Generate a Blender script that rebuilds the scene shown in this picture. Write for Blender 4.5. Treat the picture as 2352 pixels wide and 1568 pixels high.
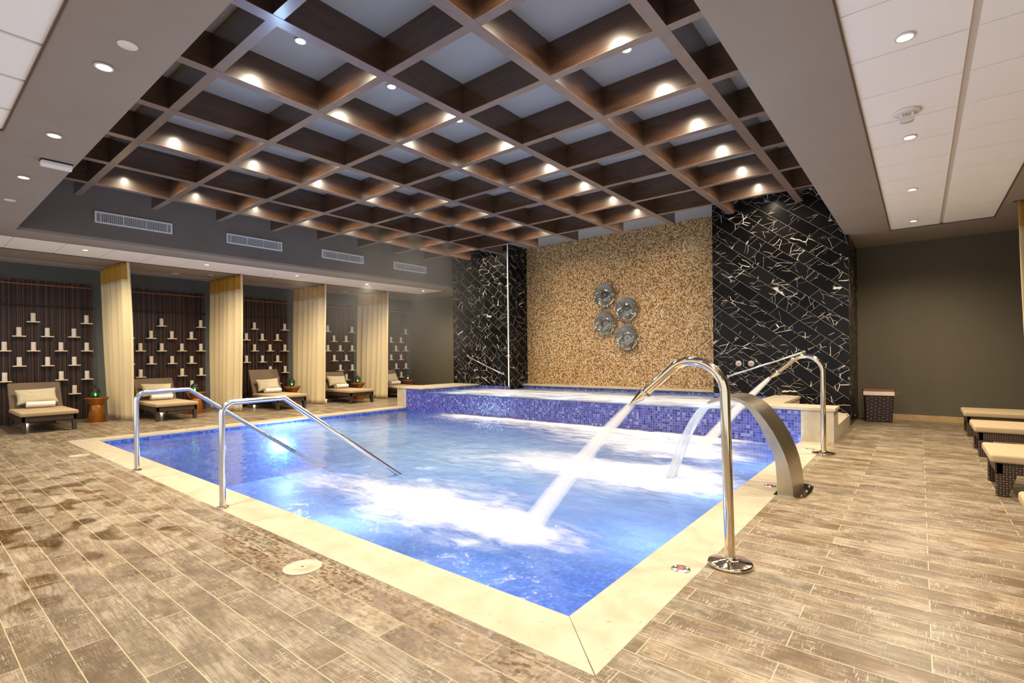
import bpy, bmesh, math, random
from mathutils import Vector, Matrix, noise
for o in list(bpy.data.objects): bpy.data.objects.remove(o, do_unlink=True)
sc = bpy.context.scene; COL = sc.collection
R = math.radians; PI = math.pi
rnd = random.Random(7)

# ------------------------------------------------------------------ camera
yaw, roll, pit = R(38.978), R(0.6247), R(-0.0836)
f0 = Vector((-math.sin(yaw), math.cos(yaw), 0)); r0 = Vector((math.cos(yaw), math.sin(yaw), 0)); z0 = Vector((0, 0, 1))
fw = f0*math.cos(pit) + z0*math.sin(pit); u0 = z0*math.cos(pit) - f0*math.sin(pit)
cr = r0*math.cos(roll) - u0*math.sin(roll); cu = r0*math.sin(roll) + u0*math.cos(roll)
cd = bpy.data.cameras.new('camera'); cam = bpy.data.objects.new('camera', cd); COL.objects.link(cam)
M = Matrix(((cr.x, cu.x, -fw.x, 0), (cr.y, cu.y, -fw.y, 0), (cr.z, cu.z, -fw.z, 1.3), (0, 0, 0, 1)))
cam.matrix_world = M
cd.sensor_width = 36; cd.lens = 36*1157.7/2352; cd.shift_y = 33.85/2352; cd.clip_start = 0.05
sc.camera = cam

# ------------------------------------------------------------------ world, exposure
w = bpy.data.worlds.new('world'); sc.world = w; w.use_nodes = True
w.node_tree.nodes['Background'].inputs[0].default_value = (0.92, 0.95, 1.0, 1)
w.node_tree.nodes['Background'].inputs[1].default_value = 1.0
vs = sc.view_settings
vs.view_transform = 'Standard'; vs.look = 'None'; vs.gamma = 1; vs.use_curve_mapping = False
vs.exposure = 0.38
SPOT_GRID, SPOT_SOFFIT, UNDERWATER, ADDED_FILL = 125, 130, 52, 115
WARM = (1.0, 0.84, 0.64)

def lamp(kind, loc, energy, color=(1, 1, 1), rot=(0, 0, 0), **kw):
    d = bpy.data.lights.new('lamp', kind); d.energy = energy; d.color = color
    for k, v in kw.items(): setattr(d, k, v)
    o = bpy.data.objects.new('lamp', d); o.location = loc; o.rotation_euler = rot; COL.objects.link(o); return o
def spot(loc, e, color=WARM, size=110, rad=0.04, blend=0.8):
    return lamp('SPOT', loc, e, color, spot_size=R(size), spot_blend=blend, shadow_soft_size=rad)

# dimensions (metres) of the hall
XL, XR, Y0, Y1 = -10.36, -1.367, 2.117, 8.42      # pool
ZW = -0.07                                        # water level
ZS, ZB, ZC = 3.34, 3.98, 4.31                     # soffit, beam underside, upper ceiling
XV, XS, YN = -10.9, -1.0, 1.25                    # recess sides
YM, YMO, YF = 10.5, 11.35, 12.05                  # marble face, mosaic face, far wall
XW, XE, YB = -14.5, 3.3, -3.2                     # outer walls

# ------------------------------------------------------------------ node helpers
class NT:
    def __init__(s, name):
        s.m = bpy.data.materials.new(name); s.m.use_nodes = True; s.t = s.m.node_tree; s.t.nodes.clear()
        s.out = s.n('ShaderNodeOutputMaterial')
    def n(s, typ, **kw):
        n = s.t.nodes.new(typ)
        for k, v in kw.items(): setattr(n, k, v)
        return n
    def put(s, sock, v):
        if isinstance(v, bpy.types.NodeSocket): s.t.links.new(v, sock)
        elif v is not None:
            if hasattr(sock.default_value, '__len__') and not hasattr(v, '__len__'): v = (v, v, v)
            if hasattr(sock.default_value, '__len__') and len(sock.default_value) == 4 and len(v) == 3: v = (*v, 1)
            sock.default_value = v
    def math(s, op, a, b=None, c=None):
        n = s.n('ShaderNodeMath', operation=op); s.put(n.inputs[0], a)
        if b is not None: s.put(n.inputs[1], b)
        if c is not None: s.put(n.inputs[2], c)
        return n.outputs[0]
    def vm(s, op, a, b=None, out=0):
        n = s.n('ShaderNodeVectorMath', operation=op); s.put(n.inputs[0], a)
        if b is not None:
            if op == 'SCALE': s.put(n.inputs[3], b)
            else: s.put(n.inputs[1], b)
        return n.outputs[out]
    def coord(s, which='Object'): return s.n('ShaderNodeTexCoord').outputs[which]
    def sep(s, v):
        n = s.n('ShaderNodeSeparateXYZ'); s.put(n.inputs[0], v); return n.outputs
    def comb(s, x, y, z):
        n = s.n('ShaderNodeCombineXYZ'); s.put(n.inputs[0], x); s.put(n.inputs[1], y); s.put(n.inputs[2], z); return n.outputs[0]
    def noise(s, v, scale=5, detail=3, rough=0.5, dist=0.0, out=0):
        n = s.n('ShaderNodeTexNoise'); s.put(n.inputs['Vector'], v)
        n.inputs['Scale'].default_value = scale; n.inputs['Detail'].default_value = detail
        n.inputs['Roughness'].default_value = rough; n.inputs['Distortion'].default_value = dist
        return n.outputs[out]
    def ramp(s, f, stops, interp='LINEAR'):
        n = s.n('ShaderNodeValToRGB'); s.put(n.inputs[0], f); e = n.color_ramp; e.interpolation = interp
        while len(e.elements) > 1: e.elements.remove(e.elements[-1])
        for i, (p, c) in enumerate(stops):
            el = e.elements[0] if i == 0 else e.elements.new(p)
            el.position = p; el.color = (c, c, c, 1) if not hasattr(c, '__len__') else (*c, 1)
        return n.outputs[0]
    def mix(s, f, a, b, typ='MIX'):
        n = s.n('ShaderNodeMix', data_type='RGBA', blend_type=typ)
        s.put(n.inputs[0], f); s.put(n.inputs[6], a); s.put(n.inputs[7], b); return n.outputs[2]
    def bump(s, h, strength=0.3, dist=0.01):
        n = s.n('ShaderNodeBump'); n.inputs['Strength'].default_value = strength; n.inputs['Distance'].default_value = dist
        s.put(n.inputs['Height'], h); return n.outputs[0]
    def pbr(s, color, rough=0.5, metal=0.0, normal=None, coat=0.0, **kw):
        n = s.n('ShaderNodeBsdfPrincipled'); s.put(n.inputs['Base Color'], color); s.put(n.inputs['Roughness'], rough)
        s.put(n.inputs['Metallic'], metal); n.inputs['Coat Weight'].default_value = coat; n.inputs['Coat Roughness'].default_value = 0.15
        if normal is not None: s.put(n.inputs['Normal'], normal)
        for k, v in kw.items(): s.put(n.inputs[k], v)
        return n.outputs[0]
    def mixs(s, f, a, b):
        n = s.n('ShaderNodeMixShader'); s.put(n.inputs[0], f); s.put(n.inputs[1], a); s.put(n.inputs[2], b); return n.outputs[0]
    def end(s, sh): s.t.links.new(sh, s.out.inputs[0]); return s.m

def plain(name, color, rough=0.6, metal=0.0, nz=0.0, scale=30, bump=0.0, coat=0.0):
    t = NT(name); c = color; nrm = None; o = t.coord()
    if nz:
        f = t.noise(o, scale, 4); c = t.mix(f, tuple(x*(1-nz) for x in color), tuple(min(1, x*(1+nz)) for x in color))
    if bump: nrm = t.bump(t.noise(o, scale*3, 3), bump, 0.004)
    return t.end(t.pbr(c, rough, metal, nrm, coat))
def emis(name, color, strength):
    t = NT(name); n = t.n('ShaderNodeEmission'); n.inputs[0].default_value = (*color, 1); n.inputs[1].default_value = strength
    return t.end(n.outputs[0])

MAT = {}
# wood-look floor tiles laid along X
t = NT('deck_tiles'); o = t.coord(); ox = t.sep(o)
br = t.n('ShaderNodeTexBrick', offset=0.5, offset_frequency=2, squash=1)
t.put(br.inputs['Vector'], t.vm('ADD', o, (20.47, 20.075, 0)))
br.inputs['Color1'].default_value = (0, 0, 0, 1); br.inputs['Color2'].default_value = (1, 1, 1, 1)
br.inputs['Mortar'].default_value = (0.5, 0.5, 0.5, 1)
br.inputs['Scale'].default_value = 1; br.inputs['Mortar Size'].default_value = 0.0022; br.inputs['Mortar Smooth'].default_value = 0.1
br.inputs['Brick Width'].default_value = 1.0; br.inputs['Row Height'].default_value = 0.1535
tv = t.sep(br.outputs['Color'])[0]
off = t.vm('ADD', o, t.comb(t.math('MULTIPLY', tv, 31), t.math('MULTIPLY', tv, 17), 0))
base = t.ramp(tv, [(0, (.15, .102, .052)), (.2, (.235, .20, .145)), (.4, (.185, .144, .092)), (.55, (.295, .255, .19)), (.7, (.20, .175, .133)), (.85, (.20, .145, .080)), (1, (.33, .28, .205))])
st = t.vm('MULTIPLY', off, (1.0, 7.0, 1))
g1 = t.noise(st, 3.2, 8, 0.62, 0.9); g2 = t.noise(t.vm('MULTIPLY', off, (1.6, 20, 1)), 6, 4, 0.6, 0.6)
g3 = t.noise(off, 2.6, 6, .65, .8)
col = t.mix(t.ramp(g1, [(.36, 0), (.5, .5), (.66, 1)]), t.mix(1.0, base, (.50, .40, .28), 'MULTIPLY'), t.mix(1.0, base, (1.35, 1.30, 1.20), 'MULTIPLY'))
col = t.mix(t.ramp(g3, [(.36, .85), (.54, 0)]), col, t.mix(1.0, base, (.46, .35, .21), 'MULTIPLY'))
col = t.mix(t.ramp(g3, [(.52, 0), (.70, .6)]), col, (.38, .34, .27))
col = t.mix(t.ramp(g2, [(.38, .55), (.52, 0)]), col, (.075, .05, .028))
# rings of the print
wv = t.n('ShaderNodeTexWave', wave_type='RINGS', rings_direction='Z'); t.put(wv.inputs['Vector'], t.vm('MULTIPLY', off, (1, 4.2, 1)))
wv.inputs['Scale'].default_value = 2.2; wv.inputs['Distortion'].default_value = 7; wv.inputs['Detail'].default_value = 3
col = t.mix(t.math('MULTIPLY', t.ramp(wv.outputs[0], [(.0, .5), (.3, 0)]), t.ramp(t.noise(off, 1.3, 2), [(.5, 0), (.62, 1)])), col, (.10, .06, .03))
# saw marks across the grain and whitish wear
s1 = t.ramp(t.noise(t.vm('MULTIPLY', off, (95, 9, 1)), 1.6, 2, 0.5), [(.575, 0), (.64, 1)])
s2 = t.ramp(t.noise(t.vm('MULTIPLY', off, (9, 110, 1)), 1.6, 2, 0.5), [(.575, 0), (.64, 1)])
wear = t.math('MULTIPLY', t.math('MAXIMUM', s1, s2), t.ramp(t.noise(off, 5, 4, .6), [(.40, 0), (.62, 1)]))
col = t.mix(t.math('MULTIPLY', wear, .75), col, (.42, .38, .30))
# damp patches beside the pool
wy = t.math('MULTIPLY', t.ramp(t.math('MULTIPLY', t.math('ADD', ox[0], 10.0), .1), [(.15, 0), (.3, 1), (.58, 1), (.70, 0)]), t.ramp(t.math('ADD', t.math('MULTIPLY', ox[1], .25), .5), [(.40, 0), (.5, 1), (.84, 1), (.9, 0)]))
wet = t.math('MULTIPLY', t.ramp(t.noise(t.vm('MULTIPLY', o, (1, 1.35, 1)), 3.4, 1.5, .4, .15), [(.52, 0), (.61, .9)]), wy)
wet2 = t.math('MULTIPLY', t.ramp(t.noise(t.vm('MULTIPLY', o, (1, 1, 1)), 16, 5, .6, .4), [(.5, 0), (.53, .8)]), t.math('MULTIPLY', t.ramp(ox[1], [(.5, 0)]), 0) )
near = t.ramp(t.math('ADD', t.math('MULTIPLY', ox[1], .25), .5), [(.78, 0), (.90, 1), (.945, 1), (.946, 0)])
nearx = t.ramp(t.math('MULTIPLY', t.math('ADD', ox[0], 10.0), .1), [(.5, 0), (.62, 1), (.88, 1), (.9, 0)])
drops = t.math('MULTIPLY', t.math('MULTIPLY', t.ramp(t.noise(t.vm('MULTIPLY', o, (1, 1.6, 1)), 22, 4, .55), [(.49, 0), (.55, .8)]), near), nearx)
wetall = t.math('MAXIMUM', wet, drops)
col = t.mix(wetall, col, t.mix(1.0, col, (.55, .46, .34), 'MULTIPLY'))
mort = br.outputs['Fac']
col = t.mix(mort, col, (.46, .38, .23))
MAT['floor'] = t.end(t.pbr(col, t.mix(wetall, t.mix(g1, .30, .5), .10), 0, t.bump(t.math('SUBTRACT', g2, mort), .12, .003)))

# travertine
def stone(name, c1, c2, c3):
    t = NT(name); o = t.coord()
    n = t.noise(o, 5, 6, .62, .3); c = t.mix(t.ramp(n, [(.35, 0), (.65, 1)]), c1, c2)
    c = t.mix(t.ramp(t.noise(t.vm('MULTIPLY', o, (1, 1, 3)), 24, 5, .7), [(.60, 0), (.72, .8)]), c, c3)
    return t.end(t.pbr(c, .38, 0, t.bump(n, .05)))
MAT['stone'] = stone('travertine', (.40, .335, .225), (.48, .42, .31), (.29, .215, .11))
MAT['stone_dull'] = stone('travertine_brown', (.40, .26, .11), (.50, .33, .15), (.30, .19, .08))

def plaster(name, c, var=.12):
    t = NT(name); o = t.coord(); n = t.noise(o, 1.1, 5, .6)
    cc = t.mix(n, tuple(x*(1-var) for x in c), tuple(x*(1+var) for x in c))
    return t.end(t.pbr(cc, .75, 0, t.bump(t.noise(o, 90, 2), .05, .002)))
MAT['taupe'] = plaster('taupe_plaster', (.30, .252, .208))
MAT['taupe_light'] = plaster('pale_taupe_plaster', (.36, .33, .31))
MAT['grey_wall'] = plaster('grey_brown_paint', (.105, .088, .054))
MAT['cabana_wall'] = plaster('dark_grey_green_paint', (.075, .080, .074))
MAT['vent_wall'] = plaster('dark_taupe_plaster', (.17, .14, .115), .2)
MAT['upper'] = plaster('pale_grey_ceiling', (.33, .335, .345), .05)
MAT['tile_white'] = plain('white_ceiling_tile', (.93, .915, .89), .8, nz=.03, scale=200)
MAT['tee'] = plain('beige_tile_groove', (.60, .53, .46), .6)
MAT['dark_edge'] = plain('dark_edge_trim', (.10, .06, .04), .6)
MAT['white'] = plain('white_enamel', (.80, .80, .80), .35)
MAT['white_warm'] = plain('warm_white_plastic', (.76, .72, .66), .4)
MAT['steel'] = plain('polished_steel', (.72, .62, .46), .08, 1.0)
MAT['cold_steel'] = plain('satin_steel', (.72, .72, .72), .16, 1.0)
t = NT('brushed_steel'); o = t.coord(); n = t.noise(t.vm('MULTIPLY', o, (2, 90, 2)), 3, 3)
MAT['brushed'] = t.end(t.pbr(t.mix(n, (.34, .29, .215), (.47, .41, .31)), t.math('ADD', t.math('MULTIPLY', n, .2), .18), 1.0))
MAT['copper'] = plain('copper_lacquer', (.44, .16, .028), .34, .7)
MAT['copper_rod'] = plain('copper_rod', (.30, .105, .05), .45, .4)
MAT['red'] = plain('red_button', (.80, .10, .04), .35)
MAT['grey_plastic'] = plain('grey_green_plastic', (.34, .36, .33), .35, .3)
MAT['black_metal'] = plain('black_iron', (.02, .018, .016), .5, .5)
MAT['lens'] = emis('lamp_lens', (1.0, .86, .62), 30)
MAT['flame'] = emis('candle_flame', (.75, 1.0, .35), 25)
t = NT('green_glass'); tr = t.n('ShaderNodeBsdfTransparent'); tr.inputs[0].default_value = (.35, .80, .35, 1)
MAT['green_glass'] = t.end(t.mixs(.35, tr.outputs[0], t.pbr((.03, .12, .04), .08)))

# dark wood beams
t = NT('dark_wood'); o = t.coord()
n = t.noise(t.vm('MULTIPLY', o, (1.2, 1.2, 9)), 3, 6, .6, .3)
MAT['wood'] = t.end(t.pbr(t.ramp(n, [(.3, (.048, .022, .012)), (.7, (.100, .050, .026))]), .30, 0, t.bump(n, .04), coat=.7))
t = NT('beam_underside_wood'); o = t.coord(); n = t.noise(o, 6, 5, .6)
# slat wall
t = NT('slat_wood'); o = t.coord(); ox = t.sep(o)
wn = t.n('ShaderNodeTexWhiteNoise', noise_dimensions='1D'); t.put(wn.inputs['W'], t.math('FLOOR', t.math('DIVIDE', ox[1], .034)))
c = t.ramp(wn.outputs[0], [(0, (.012, .007, .006)), (.35, (.032, .015, .010)), (.55, (.020, .012, .008)), (.75, (.048, .020, .012)), (.88, (.04, .036, .038)), (1, (.026, .013, .009))])
MAT['slats'] = t.end(t.pbr(c, .45, 0, coat=.1))
MAT['shelf'] = plain('brass_shelf', (.80, .72, .46), .4)
# fabrics
def fabric(name, c, transl=0.0, sc_=260, bmp=.15):
    t = NT(name); o = t.coord(); n = t.noise(t.vm('MULTIPLY', o, (1, 1, 1)), sc_, 2)
    b = t.pbr(t.mix(n, tuple(x*.9 for x in c), tuple(min(1, x*1.08) for x in c)), .85, 0, t.bump(n, bmp, .002))
    if transl:
        tr = t.n('ShaderNodeBsdfTranslucent'); tr.inputs[0].default_value = (*c, 1); b = t.mixs(transl, b, tr.outputs[0])
    return t.end(b)
MAT['curtain'] = fabric('cream_curtain_linen', (.70, .57, .33), .05)
MAT['curtain_top'] = fabric('gold_curtain_sheer', (.55, .30, .045), .3)
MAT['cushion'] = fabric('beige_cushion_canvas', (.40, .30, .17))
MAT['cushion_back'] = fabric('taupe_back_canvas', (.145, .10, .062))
MAT['pillow'] = fabric('cream_pillow_cotton', (.50, .43, .29))
MAT['towel'] = fabric('white_towel_terry', (.80, .74, .64), 0, 120, .6)
MAT['liner'] = fabric('white_liner_cotton', (.74, .64, .50))
MAT['wax'] = plain('ivory_wax', (.78, .70, .60), .5)
# rattan weave
def weave(name, c1, c2, su, sv):
    t = NT(name); o = t.coord(); ox = t.sep(o)
    u = t.math('MULTIPLY', t.math('ADD', ox[0], ox[1]), su); v = t.math('MULTIPLY', ox[2], sv)
    a = t.math('SINE', t.math('ADD', u, t.math('MULTIPLY', t.math('FLOOR', t.math('DIVIDE', v, PI)), PI)))
    b = t.math('ABSOLUTE', t.math('SINE', v)); h = t.math('MULTIPLY', t.math('ABSOLUTE', a), b)
    sg = t.math('GREATER_THAN', a, 0.0)
    h2 = t.math('ADD', t.math('MULTIPLY', h, .6), t.math('MULTIPLY', sg, t.math('MULTIPLY', b, .4)))
    return t.end(t.pbr(t.mix(h2, c1, c2), .42, 0, t.bump(h2, .8, .008)))
MAT['rattan'] = weave('brown_rattan', (.014, .007, .004), (.095, .048, .026), 150, 150)
MAT['wicker'] = weave('dark_wicker', (.004, .002, .0018), (.045, .015, .012), 52, 95)

# black marble tiles, set diagonally
t = NT('black_marble_tiles'); o = t.coord(); ox = t.sep(o)
s_ = t.math('ADD', ox[0], ox[1]); zc_ = ox[2]
u = t.math('MULTIPLY', t.math('ADD', t.math('MULTIPLY', s_, .80), zc_), .74); v = t.math('MULTIPLY', t.math('SUBTRACT', zc_, t.math('MULTIPLY', s_, .80)), .74)
br = t.n('ShaderNodeTexBrick', offset=0.5, offset_frequency=2)
t.put(br.inputs['Vector'], t.vm('ADD', t.comb(v, u, 0), (30, 30, 0)))
br.inputs['Color1'].default_value = (0, 0, 0, 1); br.inputs['Color2'].default_value = (1, 1, 1, 1); br.inputs['Mortar'].default_value = (0, 0, 0, 1)
br.inputs['Scale'].default_value = 1; br.inputs['Mortar Size'].default_value = .0022; br.inputs['Brick Width'].default_value = .40; br.inputs['Row Height'].default_value = .20
tv = t.sep(br.outputs['Color'])[0]
p = t.vm('ADD', t.comb(v, u, 0), t.comb(t.math('MULTIPLY', tv, 23), t.math('MULTIPLY', tv, 41), t.math('MULTIPLY', tv, 9)))
pd = t.vm('ADD', p, t.vm('SCALE', t.noise(p, 7, 2, .5, 0, 1), .07))
def veins(seed, sc2, thr, gt):
    rt = t.n('ShaderNodeVectorRotate', rotation_type='Z_AXIS'); t.put(rt.inputs['Vector'], t.vm('ADD', pd, (seed, seed*2, 0))); t.put(rt.inputs['Angle'], t.math('MULTIPLY', tv, 40.0+seed))
    vo = t.n('ShaderNodeTexVoronoi', feature='DISTANCE_TO_EDGE'); t.put(vo.inputs['Vector'], t.vm('MULTIPLY', rt.outputs[0], (1.1, 3.4, 1))); vo.inputs['Scale'].default_value = sc2
    return t.math('MULTIPLY', t.ramp(vo.outputs[0], [(0, 1), (thr, 1), (thr*2, 0)]), t.ramp(t.noise(t.vm('ADD', p, (seed*3, 0, 0)), 3.0, 1, .5), [(gt, 0), (gt+.03, 1)]))
vein = t.math('MAXIMUM', veins(1.0, 1.3, .0065, .53), t.math('MULTIPLY', veins(5.0, 1.9, .005, .50), .55))
cloud = t.math('MULTIPLY', t.ramp(t.noise(p, 7, 7, .75, .6), [(.60, 0), (.72, 1)]), t.ramp(t.noise(p, 1.7, 1), [(.50, 0), (.62, 1)]))
c = t.mix(t.math('MULTIPLY', cloud, .4), t.mix(tv, (.003, .0028, .003), (.010, .0095, .010)), (.10, .09, .08))
c = t.mix(vein, c, (.62, .56, .48)); c = t.mix(br.outputs['Fac'], c, (.26, .22, .17))
MAT['marble'] = t.end(t.pbr(c, .27, 0, t.bump(br.outputs['Fac'], -.2, .002), **{'Specular IOR Level': .13}))

# small square mosaics
def mosaic(name, size, stops, grout, gw, rough, bump=.25, metal=0.0):
    t = NT(name); o = t.coord(); ox = t.sep(o); ge = t.n('ShaderNodeNewGeometry').outputs['Normal']; gn = t.sep(ge)
    nx = t.math('GREATER_THAN', t.math('ABSOLUTE', gn[0]), .7); nz = t.math('GREATER_THAN', t.math('ABSOLUTE', gn[2]), .7)
    def sel(f, a, b): return t.math('ADD', t.math('MULTIPLY', f, b), t.math('MULTIPLY', t.math('SUBTRACT', 1.0, f), a))
    uu = t.math('DIVIDE', sel(nx, ox[0], ox[1]), size); vv = t.math('DIVIDE', sel(nz, ox[2], ox[1]), size)
    fu, fv = t.math('FRACT', uu), t.math('FRACT', vv)
    g = t.math('MAXIMUM', t.math('ABSOLUTE', t.math('SUBTRACT', fu, .5)), t.math('ABSOLUTE', t.math('SUBTRACT', fv, .5)))
    gf = t.math('GREATER_THAN', g, .5-gw)
    wn = t.n('ShaderNodeTexWhiteNoise', noise_dimensions='2D'); t.put(wn.inputs['Vector'], t.comb(t.math('FLOOR', uu), t.math('FLOOR', vv), 0))
    c = t.mix(gf, t.ramp(wn.outputs[0], stops, 'CONSTANT'), grout)
    tilt = t.vm('ADD', ge, t.vm('SCALE', t.vm('SUBTRACT', wn.outputs[1], (.5, .5, .5)), bump)); tilt = t.vm('NORMALIZE', tilt)
    return t.end(t.pbr(c, t.math('ADD', rough, t.math('MULTIPLY', gf, .4)), metal, tilt))
MAT['gold_mosaic'] = mosaic('gold_mosaic', .029, [(0, (.13, .055, .018)), (.24, (.36, .205, .07)), (.42, (.48, .31, .125)), (.60, (.40, .235, .08)), (.74, (.56, .40, .20)), (.90, (.66, .53, .34))], (.26, .16, .075), .08, .25, .10)
MAT['blue_mosaic'] = mosaic('blue_glass_mosaic', .044, [(0, (.022, .026, .20)), (.2, (.045, .055, .28)), (.45, (.065, .08, .33)), (.62, (.032, .04, .24)), (.78, (.10, .13, .38)), (.90, (.17, .21, .44)), (.95, (.010, .012, .13))], (.16, .15, .25), .06, .22, .10)
MAT['basin'] = mosaic('pool_basin_mosaic', .044, [(0, (.015, .045, .30)), (.3, (.025, .075, .38)), (.6, (.04, .11, .45)), (.85, (.07, .16, .50))], (.08, .14, .36), .05, .6, .02)

# water with suspended bubbles and foam; 'foam' and 'milk' are mesh attributes
def water_mat(name, tint, milkc):
    t = NT(name); o = t.coord()
    fa = t.n('ShaderNodeAttribute', attribute_name='foam').outputs['Fac']; ma = t.n('ShaderNodeAttribute', attribute_name='milk').outputs['Fac']
    n = t.noise(t.vm('MULTIPLY', o, (1.2, 3.0, 1)), 2.2, 6, .62, .8); n2 = t.noise(t.vm('MULTIPLY', o, (2.5, 6, 1)), 5, 5, .65, .6)
    f = t.math('ADD', fa, t.math('MULTIPLY', t.math('SUBTRACT', n, .5), t.math('MULTIPLY', 1.1, t.math('MINIMUM', 1.0, t.math('MULTIPLY', fa, 3.0)))))
    f = t.math('ADD', f, t.math('MULTIPLY', t.math('SUBTRACT', n2, .5), t.math('MULTIPLY', fa, .7)))
    f = t.ramp(f, [(.05, 0), (.95, 1)], 'EASE')
    wav = t.bump(t.math('ADD', t.math('MULTIPLY', t.noise(o, 3.0, 4, .5, .4), 1.0), t.math('MULTIPLY', t.noise(o, 11, 3), .25)), .35, .05)
    tr = t.n('ShaderNodeBsdfTransparent'); tr.inputs[0].default_value = (*tint, 1)
    gl = t.n('ShaderNodeBsdfGlossy'); gl.inputs['Roughness'].default_value = .10; t.put(gl.inputs['Normal'], wav)
    fr = t.n('ShaderNodeFresnel'); fr.inputs[0].default_value = 1.33; t.put(fr.inputs[1], wav)
    def body(c, k):
        d = t.n('ShaderNodeBsdfDiffuse'); t.put(d.inputs[0], c); t.put(d.inputs[2], wav)
        l = t.n('ShaderNodeBsdfTranslucent'); t.put(l.inputs[0], c)
        return t.mixs(k, d.outputs[0], l.outputs[0])
    mk = t.math('MULTIPLY', ma, t.math('ADD', .55, t.math('MULTIPLY', n, .9)))
    sh = t.mixs(mk, tr.outputs[0], body(milkc, .55))
    sh = t.mixs(f, sh, body((.62, .635, .66), .30))
    sh = t.mixs(t.math('MULTIPLY', fr.outputs[0], t.math('SUBTRACT', 1.0, t.math('MULTIPLY', f, .8))), sh, gl.outputs[0])
    return t.end(sh)
MAT['water'] = water_mat('pool_water', (.60, .80, .93), (.36, .57, .80))
# falling water
def stream_mat(name, c, dens):
    t = NT(name); lw = t.n('ShaderNodeLayerWeight'); lw.inputs[0].default_value = .35; o = t.coord()
    fac = t.math('SUBTRACT', 1.0, lw.outputs['Facing'])
    n = t.noise(t.vm('MULTIPLY', o, (9, 30, 2)), 2, 3)
    a = t.math('MULTIPLY', t.math('POWER', fac, 2.2), t.math('ADD', dens-.15, t.math('MULTIPLY', n, .3)))
    d = t.n('ShaderNodeBsdfDiffuse'); d.inputs[0].default_value = (*c, 1); l = t.n('ShaderNodeBsdfTranslucent'); l.inputs[0].default_value = (*c, 1)
    tr = t.n('ShaderNodeBsdfTransparent')
    return t.end(t.mixs(a, tr.outputs[0], t.mixs(.5, d.outputs[0], l.outputs[0])))
MAT['jet'] = stream_mat('spray_water', (.80, .77, .72), .70)
t = NT('sheet_water'); o = t.coord(); n = t.noise(t.vm('MULTIPLY', o, (2, 24, 2)), 2.5, 3, .5)
d = t.n('ShaderNodeBsdfDiffuse'); d.inputs[0].default_value = (.62, .68, .76, 1); l = t.n('ShaderNodeBsdfTranslucent'); l.inputs[0].default_value = (.62, .68, .76, 1)
gl = t.n('ShaderNodeBsdfGlossy'); gl.inputs['Roughness'].default_value = .15
body = t.mixs(.1, t.mixs(.5, d.outputs[0], l.outputs[0]), gl.outputs[0])
MAT['sheet'] = t.end(t.mixs(t.ramp(n, [(.35, .35), (.65, .80)]), t.n('ShaderNodeBsdfTransparent').outputs[0], body))
t = NT('ribbed_glass'); b = t.pbr((.24, .225, .185), .14, .85); MAT['plate'] = t.end(b)

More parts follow.
